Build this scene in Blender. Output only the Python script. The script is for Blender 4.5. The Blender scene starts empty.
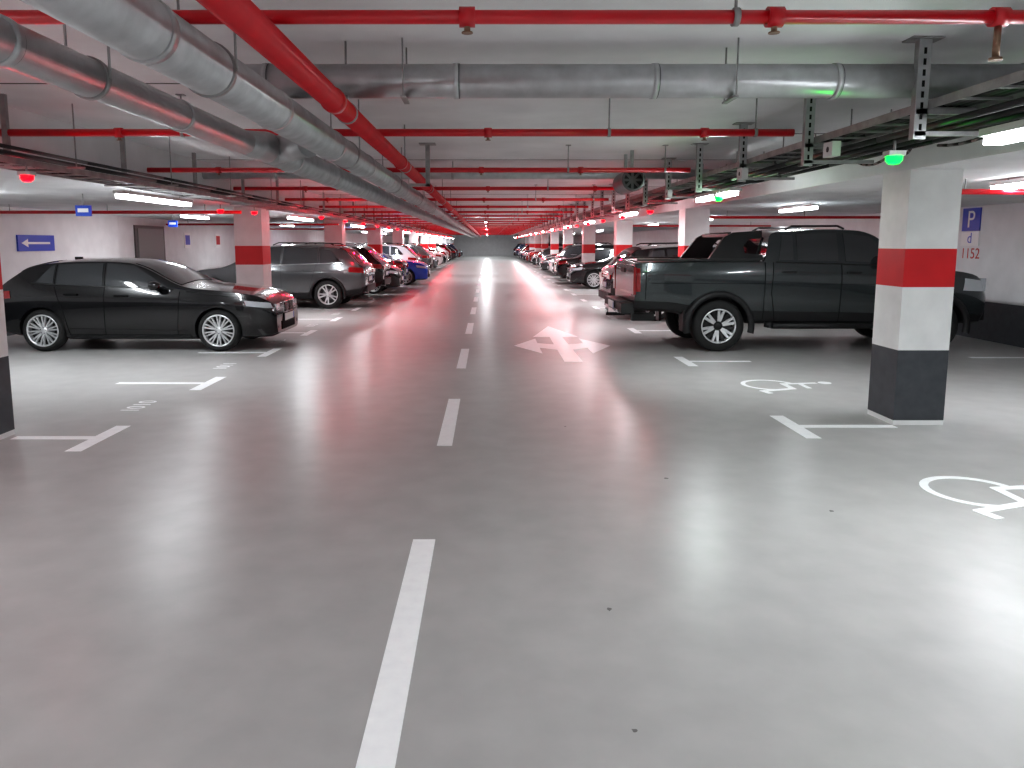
import bpy, bmesh, math, random
from mathutils import Vector, Matrix
random.seed(7)
scene = bpy.context.scene
COL = scene.collection
try:
    scene.view_settings.view_transform = 'Standard'
    scene.view_settings.look = 'Medium High Contrast'
except Exception: pass

# ------------------------------------------------------------------ materials
def new_mat(name, color, rough=0.5, metal=0.0, coat=0.0, noise=0.0, nscale=6.0, rvar=0.0, bump=0.0, bscale=80, emis=None, estr=0.0, spec=0.5):
    m = bpy.data.materials.new(name); m.use_nodes = True
    nt = m.node_tree; b = nt.nodes["Principled BSDF"]
    c = (color[0], color[1], color[2], 1)
    b.inputs["Base Color"].default_value = c
    b.inputs["Roughness"].default_value = rough
    b.inputs["Metallic"].default_value = metal
    b.inputs["Coat Weight"].default_value = coat
    b.inputs["Coat Roughness"].default_value = 0.04
    b.inputs["Specular IOR Level"].default_value = spec
    tc = nt.nodes.new("ShaderNodeTexCoord")
    if noise > 0 or rvar > 0:
        n = nt.nodes.new("ShaderNodeTexNoise"); n.inputs["Scale"].default_value = nscale
        n.inputs["Detail"].default_value = 5
        nt.links.new(tc.outputs["Object"], n.inputs["Vector"])
        if noise > 0:
            r = nt.nodes.new("ShaderNodeValToRGB")
            r.color_ramp.elements[0].position = 0.3; r.color_ramp.elements[1].position = 0.7
            r.color_ramp.elements[0].color = tuple(max(0, v*(1-noise)) for v in color)+(1,)
            r.color_ramp.elements[1].color = tuple(min(1, v*(1+noise)) for v in color)+(1,)
            nt.links.new(n.outputs["Fac"], r.inputs["Fac"]); nt.links.new(r.outputs["Color"], b.inputs["Base Color"])
        if rvar > 0:
            mr = nt.nodes.new("ShaderNodeMapRange")
            mr.inputs["From Min"].default_value = .3; mr.inputs["From Max"].default_value = .7
            mr.inputs["To Min"].default_value = max(0.02, rough-rvar); mr.inputs["To Max"].default_value = rough+rvar
            nt.links.new(n.outputs["Fac"], mr.inputs["Value"]); nt.links.new(mr.outputs["Result"], b.inputs["Roughness"])
    if bump > 0:
        n2 = nt.nodes.new("ShaderNodeTexNoise"); n2.inputs["Scale"].default_value = bscale
        nt.links.new(tc.outputs["Object"], n2.inputs["Vector"])
        bp = nt.nodes.new("ShaderNodeBump"); bp.inputs["Strength"].default_value = bump; bp.inputs["Distance"].default_value = 0.01
        nt.links.new(n2.outputs["Fac"], bp.inputs["Height"]); nt.links.new(bp.outputs["Normal"], b.inputs["Normal"])
    if emis:
        b.inputs["Emission Color"].default_value = (emis[0], emis[1], emis[2], 1)
        b.inputs["Emission Strength"].default_value = estr
    return m

M = {}
def floor_mat():
    m = bpy.data.materials.new("epoxy_floor"); m.use_nodes = True
    nt = m.node_tree; b = nt.nodes["Principled BSDF"]; L = nt.links
    tc = nt.nodes.new("ShaderNodeTexCoord")
    n1 = nt.nodes.new("ShaderNodeTexNoise"); n1.inputs["Scale"].default_value = .5; n1.inputs["Detail"].default_value = 3
    n2 = nt.nodes.new("ShaderNodeTexNoise"); n2.inputs["Scale"].default_value = 4; n2.inputs["Detail"].default_value = 8
    L.new(tc.outputs["Object"], n1.inputs["Vector"]); L.new(tc.outputs["Object"], n2.inputs["Vector"])
    r1 = nt.nodes.new("ShaderNodeValToRGB")
    r1.color_ramp.elements[0].position = .3; r1.color_ramp.elements[1].position = .72
    r1.color_ramp.elements[0].color = (.425, .418, .41, 1); r1.color_ramp.elements[1].color = (.48, .472, .462, 1)
    L.new(n1.outputs["Fac"], r1.inputs["Fac"])
    r2 = nt.nodes.new("ShaderNodeValToRGB")
    r2.color_ramp.elements[0].position = .32; r2.color_ramp.elements[1].position = .68
    r2.color_ramp.elements[0].color = (.90, .90, .90, 1); r2.color_ramp.elements[1].color = (1, 1, 1, 1)
    L.new(n2.outputs["Fac"], r2.inputs["Fac"])
    mx = nt.nodes.new("ShaderNodeMix"); mx.data_type = 'RGBA'; mx.blend_type = 'MULTIPLY'; mx.inputs[0].default_value = 1
    L.new(r1.outputs["Color"], mx.inputs[6]); L.new(r2.outputs["Color"], mx.inputs[7])
    L.new(mx.outputs[2], b.inputs["Base Color"])
    mr = nt.nodes.new("ShaderNodeMapRange"); mr.inputs["From Min"].default_value = .3; mr.inputs["From Max"].default_value = .7
    mr.inputs["To Min"].default_value = .295; mr.inputs["To Max"].default_value = .34
    L.new(n1.outputs["Fac"], mr.inputs["Value"]); L.new(mr.outputs["Result"], b.inputs["Roughness"])
    n3 = nt.nodes.new("ShaderNodeTexNoise"); n3.inputs["Scale"].default_value = 2.2; n3.inputs["Detail"].default_value = 1
    L.new(tc.outputs["Object"], n3.inputs["Vector"])
    bp = nt.nodes.new("ShaderNodeBump"); bp.inputs["Strength"].default_value = .05; bp.inputs["Distance"].default_value = .02
    L.new(n3.outputs["Fac"], bp.inputs["Height"]); L.new(bp.outputs["Normal"], b.inputs["Normal"])
    b.inputs["Specular IOR Level"].default_value = .15
    return m
M['floor'] = floor_mat()
M['white'] = new_mat("white_wall_paint", (.78, .78, .79), .6, noise=.05, nscale=3)
M['ceil'] = new_mat("ceiling_concrete_white", (.80, .80, .81), .75, noise=.08, nscale=1.5, bump=.1)
M['groove'] = new_mat("ceiling_joint_dark", (.12, .12, .12), .8)
M['pwhite'] = new_mat("pillar_white", (.82, .82, .82), .5, noise=.05, nscale=5)
M['pred'] = new_mat("pillar_red", (.62, .012, .018), .45, noise=.05)
M['pgrey'] = new_mat("pillar_grey", (.065, .07, .08), .5, noise=.15, nscale=9)
M['mark'] = new_mat("road_marking_white", (.95, .96, .97), .31, noise=.04, nscale=14, spec=.2)
M['redpipe'] = new_mat("red_pipe_paint", (.58, .006, .016), .3, coat=.3, noise=.1)
M['galv'] = new_mat("galvanised_steel", (.52, .53, .54), .34, metal=.6, noise=.14, nscale=9, rvar=.05)
M['galvd'] = new_mat("galvanised_band", (.16, .165, .17), .45, metal=.8)
M['strut'] = new_mat("strut_steel", (.36, .36, .36), .45, metal=.6, noise=.2, nscale=10)
M['black'] = new_mat("black_rubber_cable", (.012, .012, .013), .45)
M['brass'] = new_mat("brass_fitting", (.30, .20, .14), .4, metal=.8)
M['glass'] = new_mat("tinted_glass", (.030, .034, .038), .03, coat=.8, spec=.9)
M['tyre'] = new_mat("tyre_rubber", (.015, .015, .015), .75, bump=.15)
M['rim'] = new_mat("alloy_rim", (.72, .73, .74), .28, metal=.7)
M['rimd'] = new_mat("dark_rim", (.03, .03, .03), .4, metal=.5)
M['trim'] = new_mat("black_plastic_trim", (.012, .012, .013), .5)
M['seam'] = new_mat("panel_gap", (.002, .002, .002), .9)
M['chrome'] = new_mat("chrome", (.75, .75, .76), .12, metal=1)
M['tail'] = new_mat("tail_light_red", (.25, .004, .006), .12, coat=.8)
M['head'] = new_mat("headlight_clear", (.55, .58, .62), .08, coat=1, metal=.3)
M['plate'] = new_mat("licence_plate_white", (.8, .8, .8), .4)
M['blue'] = new_mat("sign_blue", (.01, .06, .5), .4)
M['signw'] = new_mat("sign_white", (.85, .85, .85), .4)
M['door'] = new_mat("door_grey", (.20, .20, .195), .5)
M['frame'] = new_mat("door_frame_dark", (.10, .10, .10), .5)
M['textred'] = new_mat("text_red", (.5, .01, .01), .5)
M['stain'] = new_mat("stain_dark", (.14, .135, .13), .5)
M['tube'] = new_mat("tube_diffuser_lit", (1, 1, 1), .4, emis=(.93, .97, 1), estr=24)
M['housing'] = new_mat("fixture_housing", (.6, .6, .6), .4)
M['ledr'] = new_mat("led_red", (.5, 0, 0), .3, emis=(1, .0, .004), estr=6)
M['ledg'] = new_mat("led_green", (0, .5, .03), .3, emis=(.0, 1, .05), estr=4)
def paint(name, c, metal=.3):
    return new_mat("paint_"+name, c, .22, metal=metal, coat=1.0)
P = dict(black=paint("black", (.004, .004, .005)), truck=paint("dark_green_grey", (.040, .049, .052), .45),
         silver=paint("grey_silver", (.13, .135, .14), .6), blue=paint("blue", (.01, .06, .5)), white=paint("white", (.6, .6, .6), 0),
         red=paint("dark_red", (.2, .01, .01)), grey=paint("mid_grey", (.06, .065, .07), .5), navy=paint("navy", (.01, .015, .05)))

# ------------------------------------------------------------------ mesh builder
class MB:
    def __init__(s): s.v = []; s.f = []; s.m = []; s.mats = []; s.sm = []
    def mi(s, mat):
        if mat not in s.mats: s.mats.append(mat)
        return s.mats.index(mat)
    def face(s, idx, mat, smooth=False): s.f.append(tuple(idx)); s.m.append(s.mi(mat)); s.sm.append(smooth)
    def box(s, c, d, mat, R=None):
        b = len(s.v); hx, hy, hz = d[0]/2, d[1]/2, d[2]/2
        for x in (-hx, hx):
            for y in (-hy, hy):
                for z in (-hz, hz):
                    p = Vector((x, y, z))
                    if R is not None: p = R @ p
                    s.v.append(tuple(p+Vector(c)))
        for q in ((0, 1, 3, 2), (4, 6, 7, 5), (0, 4, 5, 1), (2, 3, 7, 6), (0, 2, 6, 4), (1, 5, 7, 3)):
            s.face([b+i for i in q], mat)
    def box2(s, a, b_, mat): s.box([(a[i]+b_[i])/2 for i in range(3)], [abs(b_[i]-a[i]) for i in range(3)], mat)
    def cyl(s, p0, p1, r, mat, seg=16, r1=None, cap=True):
        p0 = Vector(p0); p1 = Vector(p1); d = (p1-p0).normalized(); r1 = r if r1 is None else r1
        u = d.orthogonal().normalized(); w = d.cross(u); b = len(s.v)
        for p, rr in ((p0, r), (p1, r1)):
            for i in range(seg):
                a = 2*math.pi*i/seg
                s.v.append(tuple(p+u*math.cos(a)*rr+w*math.sin(a)*rr))
        for i in range(seg):
            j = (i+1) % seg
            s.face((b+i, b+j, b+seg+j, b+seg+i), mat, True)
        if cap:
            s.face([b+i for i in range(seg)][::-1], mat); s.face([b+seg+i for i in range(seg)], mat)
    def tube(s, pts, r, mat, seg=8):
        for a, b in zip(pts[:-1], pts[1:]): s.cyl(a, b, r, mat, seg)
    def lathe(s, c, prof, mat, seg=40, axis='y'):
        b = len(s.v); n = len(prof)
        for i in range(seg):
            a = 2*math.pi*i/seg
            for (r, t) in prof:
                if axis == 'y': s.v.append((c[0]+r*math.cos(a), c[1]+t, c[2]+r*math.sin(a)))
                else: s.v.append((c[0]+r*math.cos(a), c[1]+r*math.sin(a), c[2]+t))
        for i in range(seg):
            j = (i+1) % seg
            for k in range(n-1):
                s.face((b+i*n+k, b+i*n+k+1, b+j*n+k+1, b+j*n+k), mat, True)
    def poly(s, pts, mat):
        b = len(s.v); s.v += [tuple(p) for p in pts]; s.face(range(b, b+len(pts)), mat)
    def prism(s, pts2, z0, z1, mat):
        b = len(s.v); n = len(pts2)
        s.v += [(p[0], p[1], z0) for p in pts2]+[(p[0], p[1], z1) for p in pts2]
        s.face([b+i for i in range(n)][::-1], mat); s.face([b+n+i for i in range(n)], mat)
        for i in range(n):
            j = (i+1) % n; s.face((b+i, b+j, b+n+j, b+n+i), mat)
    def mesh(s, name, fix=True):
        me = bpy.data.meshes.new(name); me.from_pydata(s.v, [], s.f)
        for m in s.mats: me.materials.append(m)
        me.polygons.foreach_set("material_index", s.m)
        me.polygons.foreach_set("use_smooth", s.sm)
        me.update()
        if fix:
            bm = bmesh.new(); bm.from_mesh(me); bmesh.ops.recalc_face_normals(bm, faces=bm.faces); bm.to_mesh(me); bm.free()
        return me
    def obj(s, name, parent=None, bevel=0, fix=True):
        o = bpy.data.objects.new(name, s.mesh(name, fix)); COL.objects.link(o)
        if parent: o.parent = parent
        if bevel:
            md = o.modifiers.new("bevel", 'BEVEL'); md.width = bevel; md.segments = 2; md.limit_method = 'ANGLE'
        return o

def empty(name, loc=(0, 0, 0), rz=0):
    e = bpy.data.objects.new(name, None); COL.objects.link(e); e.location = loc; e.rotation_euler = (0, 0, rz)
    e.empty_display_size = .3
    return e
def text_into(parent, name, body, size, mat, cols, loc, extrude=.001):
    cu = bpy.data.curves.new(name, 'FONT'); cu.body = body; cu.size = size; cu.align_x = 'CENTER'; cu.align_y = 'CENTER'; cu.extrude = extrude
    o = bpy.data.objects.new(name+"_c", cu); COL.objects.link(o)
    bpy.context.view_layer.update()
    me = bpy.data.meshes.new_from_object(o.evaluated_get(bpy.context.evaluated_depsgraph_get()))
    bpy.data.objects.remove(o)
    me.materials.clear(); me.materials.append(mat)
    R = Matrix((cols[0], cols[1], cols[2])).transposed().to_4x4()
    me.transform(Matrix.Translation(loc) @ R)
    ob = bpy.data.objects.new(name, me); COL.objects.link(ob)
    if parent: ob.parent = parent
    return ob

# ------------------------------------------------------------------ room
Y0, Y1 = -9.0, 96.0
XL, XR = -8.6, 8.5
ZS, ZC = 2.29, 2.80
b = MB(); b.box2((XL-.6, Y0-.2, -.2), (XR+.3, Y1+.2, 0), M['floor']); b.obj("floor")
b = MB()
b.box2((-4.05, Y0-.2, ZC), (3.7, Y1+.2, ZC+.2), M['ceil'])
b.box2((XL-.6, Y0-.2, ZS), (-4.05, Y1+.2, ZC+.2), M['ceil'])
b.box2((3.7, Y0-.2, ZS), (XR+.3, Y1+.2, ZC+.2), M['ceil'])
y = -6.9
while y < 90:
    b.box2((-4.05, y-.01, ZC-.004), (3.7, y+.01, ZC+.01), M['groove']); y += 2.5
b.obj("ceiling")
b = MB()
b.box2((XL-.3, Y0, 0), (XL, 17.5, .66), M['pgrey']); b.box2((XL-.3, Y0, .66), (XL, 17.5, ZS), M['white'])
b.box2((XL-.6, 17.5, 0), (XL-.3, Y1, .66), M['pgrey']); b.box2((XL-.6, 17.5, .66), (XL-.3, Y1, ZS), M['white'])
b.obj("wall_left")
b = MB(); b.box2((XR, Y0, 0), (XR+.3, Y1, .66), M['pgrey']); b.box2((XR, Y0, .66), (XR+.3, Y1, ZS), M['white']); b.obj("wall_right")
b = MB(); b.box2((XL-.6, Y1, 0), (XR+.3, Y1+.2, ZC), M['white']); b.obj("wall_far")
b = MB(); b.box2((XL-.6, Y0-.2, 0), (XR+.3, Y0, ZC), M['white']); b.obj("wall_behind")

def pillar(x0, x1, y0, d):
    b = MB()
    for z0, z1, m in ((0, .045, 'pwhite'), (.045, .69, 'pgrey'), (.69, 1.26, 'pwhite'), (1.26, 1.60, 'pred'), (1.60, ZS, 'pwhite')):
        b.box2((x0, y0, z0), (x1, y0+d, z1), M[m])
    b.obj("concrete_pillar", fix=False)
k = -1
while 6.655+7.5*k < 92:
    pillar(3.70, 4.16, 6.655+7.5*k, .46)
    pillar(-4.6, -4.1 if k > 0 else -4.12, (6.14 if k > 0 else 5.83)+7.5*k, .5)
    k += 1

dw = MB(); xd = XL-.3
dw.box2((xd, 18.9, 0), (xd+.04, 20.6, 2.10), M['frame']); dw.box2((xd+.04, 19.02, .02), (xd+.06, 20.48, 2.02), M['door'])
dw.cyl((xd+.06, 19.15, 1.05), (xd+.11, 19.15, 1.05), .015, M['chrome']); dw.box2((xd+.10, 19.14, 1.035), (xd+.12, 19.30, 1.065), M['chrome'])
dw.obj("door_1")

# ------------------------------------------------------------------ floor markings
mk = MB(); t0, t1 = .0005, .003
y = 2.15-3.8*2
while y < 85:
    mk.box2((-.42, y, t0), (-.295, y+1.85, t1), M['mark']); y += 3.8
mk.obj("lane_dash_marking")
mk = MB(); y = 6.2-7.5
while y < 85:
    mk.box2((-3.38, y-.42, t0), (-3.25, y+.42, t1), M['mark'])
    mk.box2((-4.05 if abs((y-6.2) % 7.5) < .1 else -4.4, y-.05, t0), (-3.38, y+.05, t1), M['mark']); y += 2.5
for y in (2.9, 6.6, 10.35, 14.05, 16.6, 19.1, 21.6, 24.1, 26.6, 29.1, 31.6, 34.1, 36.6, 39.1, 41.6, 44.1):
    mk.box2((2.71, y-.42, t0), (2.84, y+.42, t1), M['mark'])
    mk.box2((2.84, y-.05, t0), (3.69, y+.05, t1), M['mark'])
    mk.box2((7.0, y+.30, t0), (8.45, y+.40, t1), M['mark'])
mk.obj("parking_bay_marking")
# three-way arrow as one sheet of non-overlapping pieces
mk = MB(); ax = 1.2
mk.prism([(ax-.13, 10.3), (ax+.13, 10.3), (ax+.12, 11.5), (ax-.12, 11.5)], t0, t1+.001, M['mark'])
mk.prism([(ax-.12, 11.5), (ax+.12, 11.5), (ax+.12, 12.1), (ax-.12, 12.1)], t0, t1+.001, M['mark'])
mk.prism([(ax-.12, 12.1), (ax+.12, 12.1), (ax+.11, 13.1), (ax-.11, 13.1)], t0, t1+.001, M['mark'])
mk.prism([(ax-.40, 13.1), (ax+.40, 13.1), (ax, 14.8)], t0, t1+.001, M['mark'])
for sgn in (-1, 1):
    for pts in ([(ax+sgn*.12, 11.5), (ax+sgn*.38, 11.72), (ax+sgn*.38, 12.25), (ax+sgn*.12, 12.1)], [(ax+sgn*.38, 11.1), (ax+sgn*.78, 11.95), (ax+sgn*.38, 12.85)]):
        if sgn < 0: pts = pts[::-1]
        mk.prism(pts, t0, t1+.001, M['mark'])
mk.obj("three_way_arrow_marking")
def wheelchair(cx, cy, s):
    mk = MB(); cnt = [0]
    def T(p): return (cx+p[1]*s, cy-p[0]*s)
    def stroke(pts, w):
        for a, c in zip(pts[:-1], pts[1:]):
            cnt[0] += 1
            a = Vector(a); c = Vector(c); d = (c-a).normalized(); n = Vector((-d.y, d.x))*w/2; e = d*w*.3
            mk.prism([T(q) for q in (a-n-e, c-n+e, c+n+e, a+n-e)], t0, t1+.0003*cnt[0], M['mark'])
    an = [math.radians(x) for x in range(110, 372, 9)]
    for a0, a1 in zip(an[:-1], an[1:]):
        q = [(rr*math.cos(a), -.22+rr*math.sin(a)) for rr, a in ((.36, a0), (.36, a1), (.30, a1), (.30, a0))]
        mk.prism([T(p) for p in q], t0, t1, M['mark'])
    stroke([(-.12, .42), (-.06, -.02), (.26, -.02), (.42, -.46), (.54, -.42)], .075)
    stroke([(-.10, .2), (.22, .2)], .06)
    hd = [(-.14+.085*math.cos(i*math.pi/8), .56+.085*math.sin(i*math.pi/8)) for i in range(16)]
    mk.prism([T(q) for q in hd], t0, t1, M['mark'])
    mk.obj("wheelchair_symbol_marking")
wheelchair(3.46, 4.82, .90); wheelchair(3.5, 8.6, .9)
X_, Y_, Z_ = (1, 0, 0), (0, 1, 0), (0, 0, 1)
n = 1010
for i in range(8):
    text_into(None, "bay_number_marking", str(n+i), .26, M['mark'], ((0, 1, 0), (-1, 0, 0), Z_), (-3.55, 7.45+2.5*i, .0025))
st = MB()
for (x, y, r) in ((.55, 3.2, .015), (.5, 2.35, .010), (1.26, 5.1, .016), (2.13, 4.45, .014), (.7, 6.6, .010)):
    st.prism([(x+r*math.cos(a*math.pi/4)*random.uniform(.6, 1.4), y+r*math.sin(a*math.pi/4)*random.uniform(.6, 1.4)) for a in range(8)], .0003, .0012, M['stain'])
st.obj("floor_stain")

# ------------------------------------------------------------------ services on the ceiling
k = 0; py = 2.995
while py < 80:
    b = MB(); z = 2.51
    b.cyl((-4.04, py, z), (2.40, py, z), .029 if k else .026, M['redpipe'], 14)
    for x in ((-3.2, -.08, 1.1) if k % 2 == 0 else (-2.9, .0, 1.7)):
        b.cyl((x-.03, py, z), (x+.03, py, z), .038, M['redpipe'], 14)
        b.cyl((x, py, z), (x, py, z-.055), .012, M['brass'], 8); b.cyl((x, py, z-.055), (x, py, z-.06), .022, M['brass'], 10)
    for x in (-2.4, .95, 2.1):
        b.cyl((x, py, z), (x, py, ZC), .006, M['strut'], 6); b.cyl((x-.012, py, z), (x+.012, py, z), .034, M['strut'], 12)
        b.box((x, py, ZC-.004), (.06, .06, .008), M['strut'])
    if k == 0:
        b.cyl((1.96, py, z-.02), (1.96, py, z-.15), .013, M['brass'], 12); b.cyl((1.96, py, z-.15), (1.96, py, z-.16), .024, M['brass'], 12)
        b.cyl((1.93, py, z), (1.99, py, z), .036, M['redpipe'], 14)
    b.obj("sprinkler_pipe"); py += 3.02; k += 1
for (xa, xb, yy) in ((4.18, XR-.02, 7.6), (-8.58, -4.12, 12.6), (4.18, XR-.02, 15.1), (-8.88, -4.12, 20.8), (-8.88, -4.12, 27.6), (4.18, XR-.02, 22.6)):
    b = MB(); b.cyl((xa, yy, 2.16), (xb, yy, 2.16), .028, M['redpipe'], 12)
    for x in (xa+.6, (xa+xb)/2, xb-.6): b.cyl((x, yy, 2.16), (x, yy, ZS), .007, M['strut'], 6)
    b.obj("sprinkler_pipe")
b = MB(); z = 2.4; xm = -.82
b.cyl((xm, -5, z), (xm, 85, z), .058, M['redpipe'], 24)
y = 1.0
while y < 80:
    b.cyl((xm, y, z), (xm, y+.07, z), .066, M['redpipe'], 24); b.cyl((xm, y+.4, z), (xm, y+.43, z), .063, M['strut'], 20)
    b.cyl((xm, y+.415, z+.06), (xm, y+.415, ZC), .007, M['strut'], 6)
    y += 3.05
b.box2((-.73, 8.88, 2.31), (-.68, 8.93, ZC), M['strut']); b.box2((-.80, 8.82, ZC-.012), (-.61, 8.99, ZC), M['strut']); b.box2((-.92, 8.88, 2.31), (-.68, 8.93, 2.342), M['strut'])
b.obj("sprinkler_main_pipe")
def duct(name, x, z, r, y0, y1):
    b = MB(); b.cyl((x, y0, z), (x, y1, z), r, M['galv'], 36)
    y = y0+.6
    while y < y1:
        b.cyl((x, y, z), (x, y+.05, z), r+.006, M['galv'], 36); b.cyl((x, y+.05, z), (x, y+.057, z), r+.003, M['galvd'], 36)
        y += 1.5
    y = y0+1.2
    while y < y1:
        b.cyl((x, y, z), (x, y+.03, z), r+.008, M['strut'], 30)
        for sx in (-1, 1): b.cyl((x+sx*(r+.008), y+.015, z), (x+sx*(r+.008), y+.015, ZC), .006, M['strut'], 6)
        y += 3
    return b
b = duct("ventilation_duct", -1.16, 2.365, .106, -4, 84)
b.obj("ventilation_duct")
b = duct("ventilation_duct", -1.66, 2.33, .08, -4, 5.2)
b.cyl((-1.66, 5.2, 2.33), (-1.62, 5.55, 2.34), .08, M['galv'], 36, r1=.112)
b.cyl((-1.62, 5.55, 2.34), (-1.62, 84, 2.34), .112, M['galv'], 36)
b.cyl((-1.62, 5.75, 2.34), (-1.28, 5.45, 2.36), .10, M['galv'], 30)
y = 6.2
while y < 82: b.cyl((-1.62, y, 2.34), (-1.62, y+.05, 2.34), .118, M['galv'], 36); y += 1.5
b.obj("ventilation_duct")
b = MB(); yy = 4.5; z = 2.585
b.cyl((-1.45, yy, z), (3.69, yy, z), .095, M['galv'], 36)
for x in (-1.3, -.2, .95, 2.0, 3.1):
    b.cyl((x, yy, z), (x+.03, yy, z), .100, M['galv'], 36); b.cyl((x+.03, yy, z), (x+.036, yy, z), .098, M['galvd'], 36)
for x in (-.5, 1.4): b.box2((x, yy-.11, z-.11), (x+.03, yy+.11, z-.098), M['strut']); b.cyl((x+.015, yy-.108, z-.1), (x+.015, yy-.108, ZC), .005, M['strut'], 6); b.cyl((x+.015, yy+.108, z-.1), (x+.015, yy+.108, ZC), .005, M['strut'], 6)
b.obj("ventilation_cross_duct")
b = MB(); b.cyl((-4.04, 10.8, 2.62), (3.69, 10.8, 2.62), .07, M['galv'], 24)
for x in (-3, -.5, 2): b.cyl((x, 10.8, 2.62), (x, 10.8, ZC), .006, M['strut'], 6); b.cyl((x-.02, 10.8, 2.62), (x+.02, 10.8, 2.62), .075, M['strut'], 20)
b.obj("ventilation_cross_duct")
b = MB(); c = Vector((1.8, 9.4, 2.43))
b.cyl(c, c+Vector((0, .7, 0)), .14, M['galvd'], 28, cap=False); b.lathe((c.x, c.y-.02, c.z), [(.115, .0), (.145, .0), (.145, .05), (.115, .05), (.115, 0)], M['galvd'], 28)
b.cyl(c+Vector((0, .1, 0)), c+Vector((0, .12, 0)), .138, M['black'], 24)
for i in range(8):
    a = i*math.pi/4; b.box(c+Vector((math.cos(a)*.08, .06, math.sin(a)*.08)), (.10, .01, .03), M['galvd'], Matrix.Rotation(-a, 3, 'Y'))
b.cyl(c+Vector((0, .03, 0)), c+Vector((0, .1, 0)), .035, M['galvd'], 14)
for dy in (.12, .55): b.box2((c.x-.02, c.y+dy, c.z+.13), (c.x+.02, c.y+dy+.03, ZC), M['strut'])
b.obj("jet_fan")

def tray(x0, x1, z, ya, yb, rungs=.3, cables=3, side=.05):
    b = MB()
    for x in (x0, x1): b.box2((x-.004, ya, z), (x+.004, yb, z+side), M['strut'])
    y = ya
    while y < min(yb, 45): b.box2((x0, y, z), (x1, y+.025, z+.012), M['strut']); y += rungs
    for i in range(cables):
        xx = x0+(x1-x0)*(i+.7)/(cables+.6); r = random.choice((.011, .015, .018))
        pts = [(xx+random.uniform(-.02, .02), ya+j*1.2, z+.013+r) for j in range(int((yb-ya)/1.2)+1)]
        b.tube(pts, r, M['black'], 6)
    return b
b = tray(2.52, 2.80, 2.41, -4, 80, cables=5)
b.box2((2.98, -4, 2.38), (3.10, 80, 2.42), M['galvd'])
y = 1.4
while y < 60:
    for x in (2.47,):
        b.box2((x-.035, y-.02, 2.24), (x+.035, y-.015, ZC), M['galv']); b.box2((x-.035, y-.015, 2.24), (x-.03, y+.03, ZC), M['strut']); b.box2((x+.03, y-.015, 2.24), (x+.035, y+.03, ZC), M['strut'])
        for hz in range(8): b.box2((x-.008, y-.0215, 2.29+hz*.06), (x+.008, y-.0195, 2.325+hz*.06), M['seam'])
        b.box2((x-.09, y-.05, ZC-.01), (x+.09, y+.07, ZC), M['strut'])
    b.box2((2.44, y-.02, 2.38), (3.13, y+.02, 2.41), M['strut']); b.box2((2.44, y-.02, 2.26), (2.98, y+.02, 2.285), M['strut'])
    y += 1.5
b.obj("cable_tray")
b = MB(); y = -1.0
for x in (3.16, 3.24, 3.32, 3.40, 3.48): b.cyl((x, -1, 2.46), (x, 14, 2.46), .004, M['galv'], 5)
for x in (3.16, 3.48): b.cyl((x, -1, 2.52), (x, 14, 2.52), .004, M['galv'], 5)
while y < 14: b.tube([(3.16, y, 2.52), (3.16, y, 2.456), (3.48, y, 2.456), (3.48, y, 2.52)], .004, M['galv'], 5); y += .12
for x, r in ((3.2, .012), (3.27, .018), (3.36, .012), (3.42, .015)): b.tube([(x+random.uniform(-.02, .02), -1+j*1.0, 2.464+r) for j in range(16)], r, M['black'], 6)
y = .65
while y < 14: b.cyl((3.15, y, 2.45), (3.15, y, ZC), .006, M['strut'], 6); b.cyl((3.49, y, 2.45), (3.49, y, ZC), .006, M['strut'], 6); b.box2((3.13, y-.015, 2.43), (3.51, y+.015, 2.452), M['strut']); y += 1.5
b.obj("cable_basket_tray")
for (x, y, z) in ((2.43, 5.35, 2.30), (2.43, 7.2, 2.30), (2.43, 10.1, 2.30)):
    b = MB(); b.box((x-.02, y, z), (.06, .14, .10), M['housing']); b.cyl((x-.05, y, z), (x-.052, y, z), .02, M['black'], 10)
    b.cyl((x-.02, y+.07, z), (x+.1, y+.2, z+.0), .008, M['black'], 6); b.obj("junction_box")
b = MB()
for (x, z, r) in ((2.56, 2.32, .020), (2.66, 2.31, .017), (2.82, 2.32, .022), (2.92, 2.31, .016)):
    pts = [(x+random.uniform(-.012, .012), -4+j*1.5, z+(random.uniform(-.005, .008) if j % 2 else 0)) for j in range(56)]
    b.tube(pts, r, M['black'], 7)
for (xa, ya, xb, yb, zz, sag) in ((2.7, 3.6, 3.3, 5.6, 2.36, .07), (2.6, 4.6, 3.6, 6.6, 2.42, .08), (2.8, 5.0, 3.5, 7.2, 2.4, .1), (2.95, 2.9, 3.65, 4.6, 2.38, .1), (2.6, 6.9, 3.3, 8.4, 2.38, .08)):
    pts = [(xa+(xb-xa)*t/8, ya+(yb-ya)*t/8, zz-sag*4*(t/8)*(1-t/8)) for t in range(9)]
    b.tube(pts, .011, M['black'], 6)
b.obj("power_cable")
b = tray(-3.95, -3.62, 2.25, -4, 80, cables=4)
y = 2.2
while y < 60:
    b.box2((-3.80, y-.02, 2.25), (-3.76, y+.02, ZC), M['strut']); b.box2((-3.99, y-.02, 2.235), (-3.58, y+.02, 2.25), M['strut'])
    y += 1.9
b.obj("cable_tray")
b = MB()
for (x, z, r) in ((-3.5, 2.30, .02), (-3.42, 2.33, .015)):
    pts = [(x+random.uniform(-.01, .01), -4+j*1.5, z) for j in range(56)]
    b.tube(pts, r, M['black'], 7)
y = 2.6
while y < 60: b.box2((-3.54, y-.01, 2.27), (-3.39, y+.01, 2.285), M['strut']); b.cyl((-3.46, y, 2.28), (-3.46, y, ZC), .006, M['strut'], 6); y += 1.9
b.obj("power_cable")
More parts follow.
